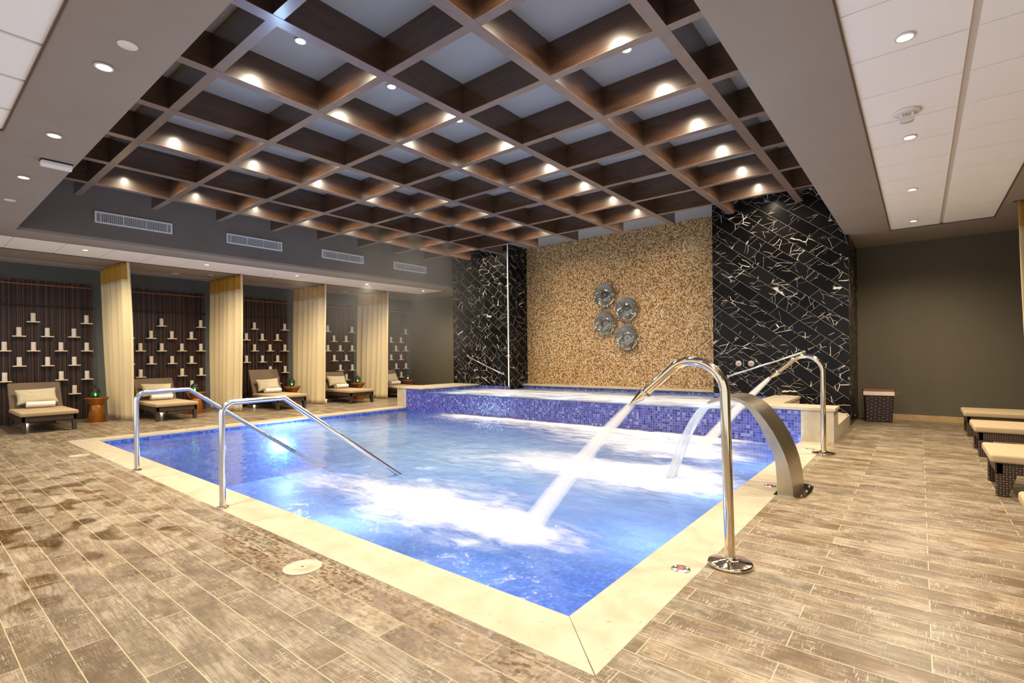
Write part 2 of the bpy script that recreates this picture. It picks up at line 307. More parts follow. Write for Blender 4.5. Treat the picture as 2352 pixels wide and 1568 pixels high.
# ------------------------------------------------------------------ mesh helpers
class MB:
    def __init__(s): s.v = []; s.f = []; s.sm = []
    def add(s, vs, fs, smooth=False):
        k = len(s.v); s.v += [tuple(p) for p in vs]; s.f += [tuple(i+k for i in f) for f in fs]; s.sm += [smooth]*len(fs); return s
    def box(s, x0, x1, y0, y1, z0, z1):
        v = [(x, y, z) for x in (x0, x1) for y in (y0, y1) for z in (z0, z1)]
        return s.add(v, [(0, 1, 3, 2), (4, 6, 7, 5), (0, 4, 5, 1), (2, 3, 7, 6), (0, 2, 6, 4), (1, 5, 7, 3)])
    def quad(s, a, b, c, d): return s.add([a, b, c, d], [(0, 1, 2, 3)])
    def tube(s, pts, r, n=16, cap=True):
        pts = [Vector(p) for p in pts]; rs = r if hasattr(r, '__len__') else [r]*len(pts)
        vs = []; fs = []; up = None
        for i, p in enumerate(pts):
            a = pts[max(0, i-1)]; b = pts[min(len(pts)-1, i+1)]
            if i in (0, len(pts)-1): tn = (b-a).normalized()
            else:
                tn = ((pts[i]-a).normalized()+(b-pts[i]).normalized()).normalized()
            if up is None:
                up = Vector((0, 0, 1)) if abs(tn.z) < .9 else Vector((1, 0, 0))
            up = (up - tn*up.dot(tn)).normalized(); sd = tn.cross(up)
            k = 1.0
            if 0 < i < len(pts)-1:
                c = max(.4, tn.dot((b-pts[i]).normalized())); k = 1/c
            for j in range(n):
                an = 2*PI*j/n
                vs.append(p + (sd*math.cos(an) + up*math.sin(an)*k)*rs[i])
        for i in range(len(pts)-1):
            for j in range(n):
                a = i*n+j; b = i*n+(j+1) % n
                fs.append((a, b, b+n, a+n))
        s.add(vs, fs, True)
        if cap:
            k = len(vs); s.add(vs[:n], [tuple(range(n))]); s.add(vs[-n:], [tuple(reversed(range(n)))])
        return s
    def lathe(s, prof, c=(0, 0, 0), n=32, smooth=True, axis='z'):
        vs = []; fs = []
        for (r, z) in prof:
            for j in range(n):
                a = 2*PI*j/n; q = (r*math.cos(a), r*math.sin(a), z)
                if axis == 'y': q = (q[0], -q[2], q[1])
                vs.append((q[0]+c[0], q[1]+c[1], q[2]+c[2]))
        for i in range(len(prof)-1):
            for j in range(n):
                a = i*n+j; b = i*n+(j+1) % n; fs.append((a, b, b+n, a+n))
        s.add(vs, fs, smooth)
        m = len(prof)
        if prof[0][0] > 0: s.add(vs[:n], [tuple(reversed(range(n)))])
        if prof[-1][0] > 0: s.add(vs[(m-1)*n:], [tuple(range(n))])
        return s
    def prism(s, poly, a, b, axis='y'):   # poly of (p, q) extruded from a to b
        n = len(poly)
        def P(p, q, w): return {'y': (p, w, q), 'x': (w, p, q), 'z': (p, q, w)}[axis]
        vs = [P(p, q, a) for p, q in poly]+[P(p, q, b) for p, q in poly]
        fs = [tuple(range(n)), tuple(reversed(range(n, 2*n)))]+[(i, i+n, (i+1) % n+n, (i+1) % n) for i in range(n)]
        return s.add(vs, fs)
    def build(s, name, mat, parent=None, bevel=0, loc=None):
        me = bpy.data.meshes.new(name); me.from_pydata(s.v, [], s.f)
        me.polygons.foreach_set('use_smooth', s.sm)
        bm = bmesh.new(); bm.from_mesh(me); bmesh.ops.recalc_face_normals(bm, faces=bm.faces); bm.to_mesh(me); bm.free()
        me.materials.append(MAT[mat] if isinstance(mat, str) else mat); me.update()
        o = bpy.data.objects.new(name, me); COL.objects.link(o)
        if parent: o.parent = parent
        if loc: o.location = loc
        if bevel:
            b = o.modifiers.new('bevel', 'BEVEL'); b.width = bevel; b.segments = 3; b.limit_method = 'ANGLE'; b.harden_normals = False
        return o
def tag(o, label, cat, group=None):
    o['label'] = label; o['category'] = cat
    if group: o['group'] = group
    return o
def struct(o): o['kind'] = 'structure'; return o
def thing(name, label, cat, loc=(0, 0, 0), rz=0, group=None):
    o = bpy.data.objects.new(name, None); o.empty_display_size = .1; COL.objects.link(o); o.location = loc; o.rotation_euler = (0, 0, rz)
    return tag(o, label, cat, group)
def kids(o): return [c for c in bpy.data.objects if c.parent == o]
TREE = {}
def dup(root, loc, rz, label):
    r = root.copy(); COL.objects.link(r); r.location = loc; r.rotation_euler = (0, 0, rz); r['label'] = label
    if root.name not in TREE: TREE[root.name] = [(c, kids(c)) for c in kids(root)]
    for c, g in TREE[root.name]:
        d = c.copy(); COL.objects.link(d); d.parent = r
        for e in g: h = e.copy(); COL.objects.link(h); h.parent = d
    return r

# ------------------------------------------------------------------ shell
def holed(name, xs, ys, hole, z0, z1, mat):
    m = MB()
    for i in range(len(xs)-1):
        for j in range(len(ys)-1):
            cx, cy = (xs[i]+xs[i+1])/2, (ys[j]+ys[j+1])/2
            if not hole(cx, cy): m.box(xs[i], xs[i+1], ys[j], ys[j+1], z0, z1)
    o = m.build(name, mat)
    bm = bmesh.new(); bm.from_mesh(o.data); bmesh.ops.remove_doubles(bm, verts=bm.verts, dist=1e-5)
    seen = {}
    for f in bm.faces:
        seen.setdefault(tuple(round(q, 4) for q in f.calc_center_median()), []).append(f)
    bmesh.ops.delete(bm, geom=[f for l in seen.values() if len(l) > 1 for f in l], context='FACES'); bm.to_mesh(o.data); bm.free()
    return struct(o)
CX0, CX1, CY0 = -10.71, -1.03, 1.784
def inr(x, a, b): return a < x < b
holed('floor', [XW, CX0, CX1, XE], [YB, CY0, 8.42, YF], lambda x, y: inr(x, CX0, CX1) and y > CY0, -.12, 0, 'floor')
# coping: four slabs, mitred corners suggested by joints
m = MB()
for a in ((CX0, XL, CY0, 8.42), (XR, CX1, CY0, 8.42)): m.box(*a, -.12, .001) if False else None
g = .0015
m.add([(CX0, CY0, 0.001), (XL-.02, Y0-.02, 0.001)], [])
m = MB()
def slab(poly):
    return [(x, y) for x, y in poly]
xi0, xi1, yi = XL-.0, XR+.0, Y0
m.prism(slab([(CX0, CY0), (CX1, CY0), (xi1+g, yi), (xi0-g, yi)]), -.032, .002, 'z')
m.prism(slab([(CX0, CY0+g*3), (xi0, yi+g*2), (xi0, 8.42), (CX0, 8.42)]), -.032, .002, 'z')
m.prism(slab([(CX1, CY0+g*3), (CX1, 8.42), (xi1, 8.42), (xi1, yi+g*2)]), -.032, .002, 'z')
struct(m.build('trim_1', 'stone', bevel=.003))
# pool basin
m = MB(); D = -1.15
m.box(XL-.15, XL, Y0-.15, Y1+.2, D-.1, -.033); m.box(XR, XR+.15, Y0-.15, Y1+.2, D-.1, -.033)
m.box(XL, XR, Y0-.15, Y0, D-.1, -.033); m.box(XL, XR, Y0, Y1, D-.1, D)
for i in range(4): m.box(-7.6, -4.2, Y0, Y0+.30*(4-i), D if i == 0 else D+.22*i, D+.22*(i+1))
struct(m.build('pool_basin', 'basin'))

# soffit ceiling with recess and panel openings
xs = [XW, -13.98, -12.88, -11.53, XV, -6.31, -1.6, XS, -.38, .91, XE]; ys = [YB, -2.6, -.64, .655, YN, 11.0, 10.68, YMO, YF]; ys = sorted(ys)
def hole(x, y):
    if inr(x, XV, XS) and y > YN: return True
    if inr(x, -12.88, -11.53) and inr(y, -2.6, 11.0): return True
    if inr(x, -6.31, -1.6) and inr(y, -.64, .655): return True
    if inr(x, -.38, .91) and inr(y, -2.6, 10.68): return True
    return False
ce = holed('ceiling', xs, ys, hole, ZS, ZS+.05, 'taupe')
struct(MB().box(-14.5, -13.98, YB, YF, ZS-.012, ZS-.001).build('trim_2', 'taupe_light'))
# dark lining of the panel openings + white tiles
def panel(x0, x1, y0, y1, tees_x, tees_y):
    m = MB(); e = .012
    m.box(x0, x0+e, y0, y1, ZS-.004, ZS+.05).box(x1-e, x1, y0, y1, ZS-.004, ZS+.05).box(x0, x1, y0, y0+e, ZS-.004, ZS+.05).box(x0, x1, y1-e, y1, ZS-.004, ZS+.05)
    struct(m.build('trim_3', 'dark_edge'))
    xs = [x0+e]+[x for x in tees_x]+[x1-e]; yy = [y0+e]+list(tees_y)+[y1-e]
    m = MB(); gw = .006
    for i in range(len(xs)-1):
        for j in range(len(yy)-1):
            gx = .022 if len(tees_x) else gw
            m.box(xs[i]+(gx if i else 0), xs[i+1]-(gx if i < len(xs)-2 else 0), yy[j]+(gw if j else 0), yy[j+1]-(gw if j < len(yy)-2 else 0), ZS+.012, ZS+.03)
    struct(m.build('ceiling', 'tile_white'))
    struct(MB().box(x0, x1, y0, y1, ZS+.022, ZS+.05).build('ceiling', 'tee'))
panel(-.38, .91, -2.6, 10.68, [.285], [-2.2+.655*i for i in range(20) if -2.2+.655*i < 10.5])
panel(-12.88, -11.53, -2.6, 11.0, [], [1.315-.68*i for i in range(5, 0, -1)]+[1.315+.675*i for i in range(15) if 1.315+.675*i < 10.9])
panel(-6.31, -1.6, -.64, .655, [-5.78, -5.10, -4.43, -3.75, -3.07, -2.4], [])
# upper recess
struct(MB().box(XV-.1, XS+.1, YN-.1, YF, ZC, ZC+.05).build('ceiling', 'upper'))
struct(MB().box(XV-.08, XV, YN, YF, ZS+.05, ZC).build('wall_upper_left', 'vent_wall'))
struct(MB().box(XS, XS+.08, YN, YM, ZS+.05, ZC).build('wall_upper_right', 'vent_wall'))
struct(MB().box(XV-.08, XS+.08, YN-.08, YN, ZS+.05, ZC).build('wall_upper_near', 'vent_wall'))
# outer walls
struct(MB().box(XW-.1, XW, YB, YF+.1, 0, ZS+.1).build('wall_left', 'cabana_wall'))
struct(MB().box(XE, XE+.1, 1.5, YF+.1, 0, ZS+.1).build('wall_right', 'grey_wall'))
struct(MB().box(-.96, XE, YF, YF+.1, 0, ZS+.1).build('wall_far_right', 'grey_wall'))
struct(MB().box(XW, -10.7, YF, YF+.1, 0, ZS+.1).build('wall_far_left', 'grey_wall'))
struct(MB().box(-.95, XE, YF-.02, YF, 0, .11).build('baseboard_far_right', 'stone_dull', bevel=.003))
struct(MB().box(XW, -10.75, YF-.02, YF, 0, .11).build('baseboard_far_left', 'stone_dull', bevel=.003))
struct(MB().box(-10.72, -8.62, YM, YF+.1, 0, ZC).build('wall_marble_left', 'marble'))
struct(MB().box(-3.25, -.955, YM, YF+.1, 0, ZC).build('wall_marble_right', 'marble'))
struct(MB().box(-8.62, -3.25, YMO, YF+.1, 0, ZC).build('wall_mosaic', 'gold_mosaic'))
struct(MB().box(-8.628, -8.60, YM-.012, YM+.01, .3, ZC).build('trim_4', 'white'))
# ------------------------------------------------------------------ raised spa
m = MB()
m.box(XL+.0, -9.72, 8.42, 8.75, D, .47).box(-1.95, XR, 8.42, 8.85, D, .455).box(-9.72, -1.95, 8.42, 8.62, D, .385)
m.box(-10.2, -9.72, 8.75, YM, 0, .47).box(-8.62, -3.25, 11.15, YMO, 0, .46).box(-3.25, -2.12, YM-.02, YM, 0, .47).box(-9.72, -8.60, YM-.02, YM, .0, .47)
m.box(-2.12, -2.0, 8.6, YM, 0, .455)
m.box(-9.72, -2.12, 8.62, 11.15, -.1, 0)
struct(m.build('spa_wall', 'blue_mosaic'))
m = MB()
m.box(-10.72, XL, 8.42, YM, 0, .47).box(XR, -.955, 8.42, 8.9, 0, .455)
m.box(-2.0, -1.72, 8.85, YM, 0, .455)
struct(m.build('spa_wall', 'stone', bevel=.002))
m = MB()
m.box(-10.74, -9.70, 8.40, 8.78, .47, .505).box(-10.74, -9.70, 8.78, YM, .47, .505)
m.box(-8.68, -3.25, 11.12, YMO, .46, .51)
m.box(-2.14, -.935, 8.40, 8.90, .455, .50).box(-2.14, -1.70, 8.90, YM, .455, .50)
struct(m.build('trim_5', 'stone', bevel=.004))
m = MB().box(-1.72, -.955, 8.9, YM, 0, .21)
struct(m.build('spa_step', 'stone', bevel=.004))
struct(MB().box(-1.70, -.975, YM-.25, YM-.02, .21, .23).build('trim_6', 'stone', bevel=.003))

# ------------------------------------------------------------------ water
def fbm(x, y, z=0.0, o=4): return noise.fractal(Vector((x, y, z)), 1.0, 2.0, o)
def gauss(x, y, cx, cy, sx, sy, a=0):
    dx, dy = x-cx, y-cy; c, s = math.cos(a), math.sin(a); u = (dx*c+dy*s)/sx; v = (-dx*s+dy*c)/sy
    return math.exp(-(u*u+v*v))
def pool_fields(x, y):
    wx = x + .35*fbm(x*.7, y*1.2, 3) + .12*fbm(x*2, y*3, 9); wy = y + .28*fbm(x*.7, y*1.2, 7) + .08*fbm(x*2.2, y*3.3, 5)
    A = 1.25*gauss(wx, wy, -2.45, 2.98, .32, .24) + 1.0*gauss(wx, wy, -3.2, 3.15, .95, .42, R(-6)) + .55*gauss(wx, wy, -4.6, 3.15, 1.3, .55, R(4))
    B = 1.6*gauss(wx, wy, -2.12, 5.38, .45, .42) + .75*gauss(wx, wy, -2.7, 5.35, 1.1, .6) + .4*gauss(wx, wy, -4.0, 5.3, 1.5, .8)
    C = 1.0*gauss(wx, wy, -2.45, 7.0, .6, .45) + .6*gauss(wx, wy, -3.6, 7.2, 1.4, .6)
    W = (1.0*math.exp(-((8.36-wy)/.28)**2) + .5*math.exp(-((7.9-wy)/.5)**2)) * (1 if x < -2 else .8)
    W *= min(1, max(0, (x+9.4)/1.6)) * (1-.75*max(0, min(1, (x+2.6)/.8)))
    foam = A+B+C+W
    m = .62*gauss(wx, wy, -5.6, 5.2, 3.3, 2.2) + .30*gauss(wx, wy, -3.6, 4.4, 2.2, 1.6) + .60*gauss(wx, wy, -8.6, 5.2, 1.4, 1.1)+.12  # third blob whitens the water near the left lamp, painting in its glare
    edge = min(1, max(0, (x-XL)/1.1))
    milk = max(0.04, min(.92, m*(.35+.65*edge)))
    foam *= min(1, max(0, (y-2.15)/.35))
    return foam, milk
def water(name, x0, x1, y0, y1, z, nx, ny, fn, mat, hmax=.03, keep=lambda a, b: True):
    vs = []; fo = []; mi = []
    for j in range(ny+1):
        for i in range(nx+1):
            x = x0+(x1-x0)*i/nx; y = y0+(y1-y0)*j/ny; f, k = fn(x, y)
            vs.append((x, y, z+hmax*min(1.4, max(0, f-.5))*(.6+.4*fbm(x*4, y*4, 2)) + .006*fbm(x*2.5, y*2.5, 1))); fo.append(f); mi.append(k)
    fs = [(j*(nx+1)+i, j*(nx+1)+i+1, (j+1)*(nx+1)+i+1, (j+1)*(nx+1)+i) for j in range(ny) for i in range(nx)]
    m = MB(); fs = [f for f in fs if keep(vs[f[0]], vs[f[2]])]; m.add(vs, fs, True); o = m.build(name, mat)
    if o.data.polygons[len(o.data.polygons)//2].normal.z < 0: o.data.flip_normals()
    for nm, vals in (('foam', fo), ('milk', mi)):
        a = o.data.attributes.new(nm, 'FLOAT', 'POINT'); a.data.foreach_set('value', vals)
    return o
tag(water('pool_water', XL, XR, Y0, Y1, ZW, 230, 160, pool_fields, 'water'), 'blue pool water with white foam in the large lower pool', 'water')
def spa_fields(x, y):
    n = fbm(x*.9, y*2.2, 4)
    f = 1.0*math.exp(-((y-9.7)/.85)**2)*(.75+.6*n)*min(1, max(0, (x+9.75)/1.0))*min(1, max(0.2, (-2.0-x)/.8))+.18
    return f, .6
tag(water('spa_water', -9.72, -2.12, 8.45, 11.15, .393, 120, 50, spa_fields, 'water', .02, lambda a, b: not ((a[0] < -8.63 or b[0] > -3.24) and b[1] > 10.49)), 'white foaming water filling the raised spa under the gold mosaic wall', 'water')

# ------------------------------------------------------------------ beams
grid = thing('ceiling_grid', 'dark wooden open lattice of crossing beams hung over the pool', 'ceiling grid', (0, 0, 0))
GX = [-1.646-1.159*k for k in range(8)]; GY = [1.948+1.059*j for j in range(8)]
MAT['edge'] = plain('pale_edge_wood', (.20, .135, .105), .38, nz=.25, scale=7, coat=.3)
for x in GX:
    b_ = MB().box(x-.057, x+.057, YN+.002, 10.22, ZB+.004, ZC-.002).build('long_beam', 'wood', grid)
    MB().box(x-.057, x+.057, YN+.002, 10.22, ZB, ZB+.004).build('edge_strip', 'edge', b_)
for y in GY:
    b_ = MB().box(-10.62, XS-.002, y-.045, y+.045, ZB+.006, ZC-.003).build('cross_beam', 'wood', grid)
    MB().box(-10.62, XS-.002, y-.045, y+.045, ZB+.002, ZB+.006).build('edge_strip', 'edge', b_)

# ------------------------------------------------------------------ downlights
def downlight_proto(r, zdir=-1):
    t_ = thing('downlight', 'x', 'downlight')
    MB().lathe([(r*.72, .012), (r*.74, 0), (r, -.004), (r, -.012), (r*.8, -.012), (r*.72, .0)], n=24).build('trim_ring', 'white_warm', t_)
    MB().lathe([(0.0001, -.004), (r*.7, -.003), (r*.72, .004)], n=24).build('lens', 'lens', t_)
    return t_
pr = downlight_proto(.055); used = [False]
def downlight(loc, label, group):
    if not used[0]: pr.location = loc; pr['label'] = label; o = pr; used[0] = True; o['group'] = group
    else: o = dup(pr, loc, 0, label); o['group'] = group
    return o
colnames = ['right', 'centre-right', 'centre-left', 'left']
ordn = ['first', 'second', 'third', 'fourth', 'fifth', 'sixth', 'seventh', 'eighth', 'ninth', 'tenth', 'eleventh']
for i, x in enumerate([(GX[2*q]+GX[2*q+1])/2 for q in range(4)]):
    for j in range(8):
        y = 2.478+1.059*j
        if j == 0 and i == 0 and False: continue
        downlight((x, y, ZC-.001), 'glowing downlight in the beam lattice, %s row, %s from the camera end' % (colnames[i], ordn[j]), 'downlights in the beam lattice')
        spot((x, y, ZC-.03), SPOT_GRID, size=158, rad=.035, blend=1.0)
for j, y in enumerate([2.31, 4.36, 6.40, 8.44, 10.5]):
    downlight((-12.03, y, ZS+.011), 'downlight in the white panel strip over the loungers, %s from the left' % ordn[j], 'downlights in the white strip')
    spot((-12.03, y, ZS-.02), SPOT_SOFFIT*1.45, size=155)
for j, y in enumerate([4.18, 6.16, 8.17, 10.15]):
    downlight((-.06, y, ZS+.011), 'downlight in the white tile panel at right, %s from the top' % ordn[j], 'downlights in the right tile panel')
    spot((-.06, y, ZS-.02), SPOT_SOFFIT*1.6, size=150)
for j, x in enumerate([-4.39, -6.07, -7.71]):
    downlight((x, .955, ZS-.001), 'downlight in the grey soffit upper left, %s from the top' % ordn[j], 'downlights in the grey soffit')
    spot((x, .955, ZS-.03), SPOT_SOFFIT*1.35, size=112)
# unseen spots without fixtures, added around the camera to brighten the hall
for x, y, k in ((-2.7, .955, .25), (-1.3, .955, .35), (-8.9, -1, .15), (-5.5, -1.5, .12), (-2, -1.5, .15), (1.5, -1.2, 1.0), (-.06, 2.2, 1.6), (-.06, .2, .9), (-12.03, .3, 1)):
    spot((x, y, ZS-.03), ADDED_FILL*k, size=150)
# blank round covers
cv = tag(MB().lathe([(.055, .0), (.056, -.004), (.050, -.007), (.0001, -.008)], n=28).build('ceiling_cover', 'white_warm'), 'x', 'ceiling speaker')
for i, (x, y, lb) in enumerate([(-3.98, .99, 'small round white cover in the grey soffit above the brightest downlight'), (-8.95, .98, 'tiny round white cover in the grey soffit at the left photo edge'),
                                (-13.75, 4.30, 'flat round white cover in the ceiling behind the strip, over the second bay'), (-13.42, 4.95, 'smallest round white cover just above the second curtain'), (-13.85, 8.92, 'flat round white cover in the ceiling over the fourth bay')]):
    o = cv if i == 0 else cv.copy()
    if i: COL.objects.link(o)
    o.location = (x, y, ZS-.001 if x > -13.6 else (ZS-.001 if x > -13.98 else ZS-.013)); o['label'] = lb; o['group'] = 'round ceiling covers'
    if i in (2, 4): o.scale = (1.5, 1.5, 1)
# emergency light
e_ = thing('emergency_light', 'white box-shaped emergency light fixed under the grey soffit at the recess edge', 'emergency light', (-6.9, 1.10, ZS))
MB().box(-.05, .05, -.125, .125, -.012, 0).build('backplate', 'black_metal', e_)
MB().prism([(-.048, -.012), (-.048, -.045), (-.02, -.068), (.02, -.068), (.048, -.045), (.048, -.012)], -.12, .12, 'y').build('diffuser', 'white', e_, bevel=.006)

# fire strobes
def text_mesh(s_, size, name, mat, parent, mw, ext=.0008):
    c = bpy.data.curves.new(name, 'FONT'); c.body = s_; c.size = size; c.align_x = 'CENTER'; c.align_y = 'CENTER'; c.extrude = ext
    o = bpy.data.objects.new(name, c); COL.objects.link(o)
    dg = bpy.context.evaluated_depsgraph_get(); me = bpy.data.meshes.new_from_object(o.evaluated_get(dg)); bpy.data.objects.remove(o)
    me.materials.clear(); me.materials.append(MAT[mat]); q = bpy.data.objects.new(name, me); COL.objects.link(q); q.parent = parent; q.matrix_local = mw; return q
MAT['red_ink'] = plain('red_lettering', (.45, .12, .06), .5)
MAT['clear'] = plain('clear_lens', (.70, .66, .60), .12, .1)
for k, (x, y, lb, az) in enumerate([(-.071, 5.50, 'round white ceiling strobe lettered FIRE in the right tile panel', 0), (-12.22, 5.84, 'white ceiling strobe in the white strip over the third bay', R(60))]):
    s_ = thing('fire_strobe', lb, 'fire alarm', (x, y, ZS+.011), az, 'ceiling fire strobes')
    MB().lathe([(.0001, 0), (.098, 0), (.10, -.012), (.09, -.02), (.0001, -.021)], n=36).build('base_plate', 'white_warm', s_)
    MB().prism([(-.052, -.02), (-.050, -.062), (.050, -.062), (.052, -.02)], -.035, .035, 'y').build('housing', 'white_warm', s_, bevel=.006)
    ln = MB().prism([(-.050, -.062), (-.044, -.085), (-.02, -.094), (.02, -.094), (.044, -.085), (.050, -.062)], -.030, .030, 'y').build('strobe_lens', 'clear', s_, bevel=.004)
    if k == 0: text_mesh('FIRE', .034, 'lettering', 'red_ink', s_, Matrix.Translation((0, -.0362, -.041)) @ Matrix.Rotation(R(90), 4, 'X'))

# air vents on the upper wall
def vent(y0, y1, label):
    zc_ = 3.742; h = .098
    v_ = thing('air_vent', label, 'air vent', (XV+.001, (y0+y1)/2, zc_), 0, 'air vents on the upper wall'); w_ = (y1-y0)/2
    m = MB(); fwid = .022
    m.box(0, .018, -w_, w_, h-fwid, h).box(0, .018, -w_, w_, -h, -h+fwid).box(0, .018, -w_, -w_+fwid, -h+fwid, h-fwid).box(0, .018, w_-fwid, w_, -h+fwid, h-fwid)
    m.build('frame', 'white', v_)
    MB().box(0, .002, -w_+fwid, w_-fwid, -h+fwid, h-fwid).build('backing', 'dark_edge', v_)
    m = MB(); n = 9
    for i in range(n):
        z = -h+fwid+(2*h-2*fwid)*(i+.5)/n; m.prism([(.003, z+.004), (.014, z-.004), (.014, z-.006), (.003, z+.002)], -w_+fwid, w_-fwid, 'y')
    k = int((2*w_)/.028)
    for i in range(k):
        y = -w_+fwid+(2*w_-2*fwid)*(i+.5)/k; m.box(.006, .0095, y-.003, y+.003, -h+fwid, h-fwid)
    m.build('grille', 'white', v_)
    for q in (-.86, -.3, .3, .86): MB().box(.008, .0165, q*w_-.004, q*w_+.004, -h+fwid, h-fwid).build('mullion', 'white', v_)
vent(2.219, 3.362, 'white rectangular air vent, leftmost and largest on the dark upper wall')
vent(4.318, 5.456, 'white air vent on the upper wall, second from the left')
vent(6.411, 7.543, 'white air vent on the upper wall, third from the left')
vent(8.49, 9.618, 'white air vent on the upper wall, rightmost and smallest, near the marble')

# ------------------------------------------------------------------ slat walls, shelves, candles
bays = [(2.765, 'behind the first lounger at far left'), (5.051, 'behind the second lounger'), (7.257, 'between the second and third curtains'), (9.493, 'between the third and fourth curtains'), (11.70, 'right of the fourth curtain')]
bayshort = ['leftmost bay', 'second bay', 'third bay', 'fourth bay', 'rightmost bay']
rows = [(2.118, (0, 4, 8)), (1.815, (1, 3, 5, 7)), (1.512, (0, 2, 4, 6, 8)), (1.200, (1, 3, 5, 7)), (.888, (2, 6, 8)), (.578, (7,))]
seen_cols = [lambda c: True, lambda c: c >= 1, lambda c: c >= 3, lambda c: c >= 4, lambda c: c >= 5]
cand = None; P = .2165
rown = ['top', 'second', 'third', 'fourth', 'fifth', 'lowest']
for b, (y8, bl) in enumerate(bays):
    y0, y1 = y8-8.45*P, y8+.112
    if b == 0: y0 = y8-12.4*P  # the first bay runs on past the frame
    sw = thing('slat_wall', 'dark vertical slat panel with copper rods and small shelves, '+bl, 'slat panel', (XW+.02, 0, .02), 0, 'slat panels of the lounger bays')
    m = MB(); y = y0
    m.box(-.018, -.004, y0, y1, .0, 2.93)
    while y < y1-.02:
        wd = rnd.choice((.022, .03, .04)); wd = min(wd, y1-y); m.box(-.004, rnd.uniform(.008, .032), y+.003, y+wd-.002, 0, 2.93+rnd.uniform(.0, .05)); y += wd
    m.build('slats', 'slats', sw)
    m = MB(); q = y1-.035
    while q > y0:
        for d in (0, -.085): m.box(.03, .036, q+d-.0032, q+d+.0032, 0, 2.96)
        q -= P
    m.build('copper_rods', 'copper_rod', sw)
    MB().box(.032, .05, y0, y1, 2.868, 2.892).build('top_rail', 'copper_rod', sw)
    MB().box(.0, .075, y0, y1+.02, 2.425, 2.45).build('dark_ledge', 'black_metal', sw)
    cols0 = range(-4, 9)
    for ri, (z, cols) in enumerate(rows):
        cc = list(cols)
        if b == 0: cc = sorted(set(cc+[c for c in ((-4,), (-3, -1), (-4, -2), (-3, -1), (-2,), (-1,))[ri]]))
        n_ = 0
        vis = [c for c in cc if seen_cols[b](c) and not (b == 0 and y8-P*(8-c) < 1.33)]
        for c in vis:
            yc = y8-P*(8-c)
            MB().box(.036, .155, yc-.10, yc+.10, z-.038, z-.018+.018-.018).build('shelf', 'shelf', sw)
            n_ += 1
            lab = 'ivory pillar candle on the %s shelf row of the %s, %s from the left' % (rown[ri], bayshort[b], ordn[n_-1])
            if cand is None:
                cand = thing('pillar_candle', lab, 'candle', (0, 0, 0), 0, 'pillar candles on the wall shelves')
                MB().lathe([(.0001, 0), (.040, 0), (.0425, .006), (.041, .09), (.0415, .170), (.038, .178), (.034, .172), (.0001, .166)], n=20).build('wax_body', 'wax', cand)
                MB().tube([(0, 0, .165), (.002, 0, .182)], .0015, 6).build('wick', 'black_metal', cand); o = cand
                TREE[cand.name] = [(c_, []) for c_ in kids(cand)]
            else: o = dup(cand, (0, 0, 0), 0, lab)
            o.location = (XW+.02+.097, yc, z)

# ------------------------------------------------------------------ curtains
def curtain(x0, x1, xb0, xb1, yt, yb, label, seed, zt=ZS-.003, folds=6):
    rr = random.Random(seed); c = thing('curtain', label, 'curtain', (0, 0, 0), 0, 'cream full-length curtains')
    ph = [rr.uniform(-.5, .5) for _ in range(40)]
    nu = folds*12
    def P_(u, v):   # u along, v from top 0 to bottom 1
        a = x0+(x1-x0)*u; b = xb0+(xb1-xb0)*u; x = a+(b-a)*min(1, v*1.15)**1.5
        amp = (.030+.016*min(1, v*2))*(1+.35*math.sin(u*11+seed*2)); th = 2*PI*folds*u + .8*math.sin(u*7+seed)+.35*math.sin(v*4+u*6+seed)
        y = yt+(yb-yt)*v - .10*u + amp*math.sin(th) + .018*math.sin(3*v+u*5)*v
        x += .010*math.cos(th)*(.4+.6*v)
        return (x, y, zt-(zt-.012-.012*math.sin(u*13)**2)*v)
    def sheet(v0, v1, nv, mat, name):
        vs = [P_(i/nu, v0+(v1-v0)*j/nv) for j in range(nv+1) for i in range(nu+1)]
        fs = [(j*(nu+1)+i, j*(nu+1)+i+1, (j+1)*(nu+1)+i+1, (j+1)*(nu+1)+i) for j in range(nv) for i in range(nu)]
        o = MB().add(vs, fs, True).build(name, mat, c); s_ = o.modifiers.new('thick', 'SOLIDIFY'); s_.thickness = .004; return o
    sheet(.0, .105, 4, 'curtain_top', 'gold_band'); sheet(.105, 1, 26, 'curtain', 'drape')
    # returned front hem of plain cloth
    def hem(v):
        p = P_(0, v); return p
    vs = []
    for j in range(27):
        p = hem(j/26); vs += [(p[0], p[1], p[2]), (p[0]+.014, p[1]+.022, p[2]), (p[0]+.006, p[1]+.05, p[2])]
    fs = [(j*3+i, j*3+i+1, j*3+i+4, j*3+i+3) for j in range(26) for i in range(2)]
    o = MB().add(vs, fs, True).build('front_hem', 'curtain', c); s_ = o.modifiers.new('thick', 'SOLIDIFY'); s_.thickness = .004
    MB().box(min(x0, x1)-.05, max(x0, x1)+.0, yt-.02, yt+.02, ZS-.012, ZS-.002).build('track', 'dark_edge', c)
    return c
curtain(-12.86, -14.30, -13.00, -14.25, 3.10, 3.20, 'cream curtain with gold top band, leftmost, beside the first lounger', 1)
curtain(-12.80, -14.33, -12.93, -14.35, 5.36, 5.36, 'cream curtain with gold top band, second from the left', 2)
curtain(-12.84, -14.35, -12.92, -14.38, 7.62, 7.58, 'cream curtain with gold top band, third from the left, partly in mist', 3)
curtain(-12.88, -14.30, -12.93, -14.38, 9.80, 9.74, 'cream curtain with gold top band, fourth from the left, nearest the spa', 4)
curtain(1.06, 2.9, 1.14, 2.85, 9.72, 9.72, 'cream curtain at the right photo edge behind the middle right lounger', 5)

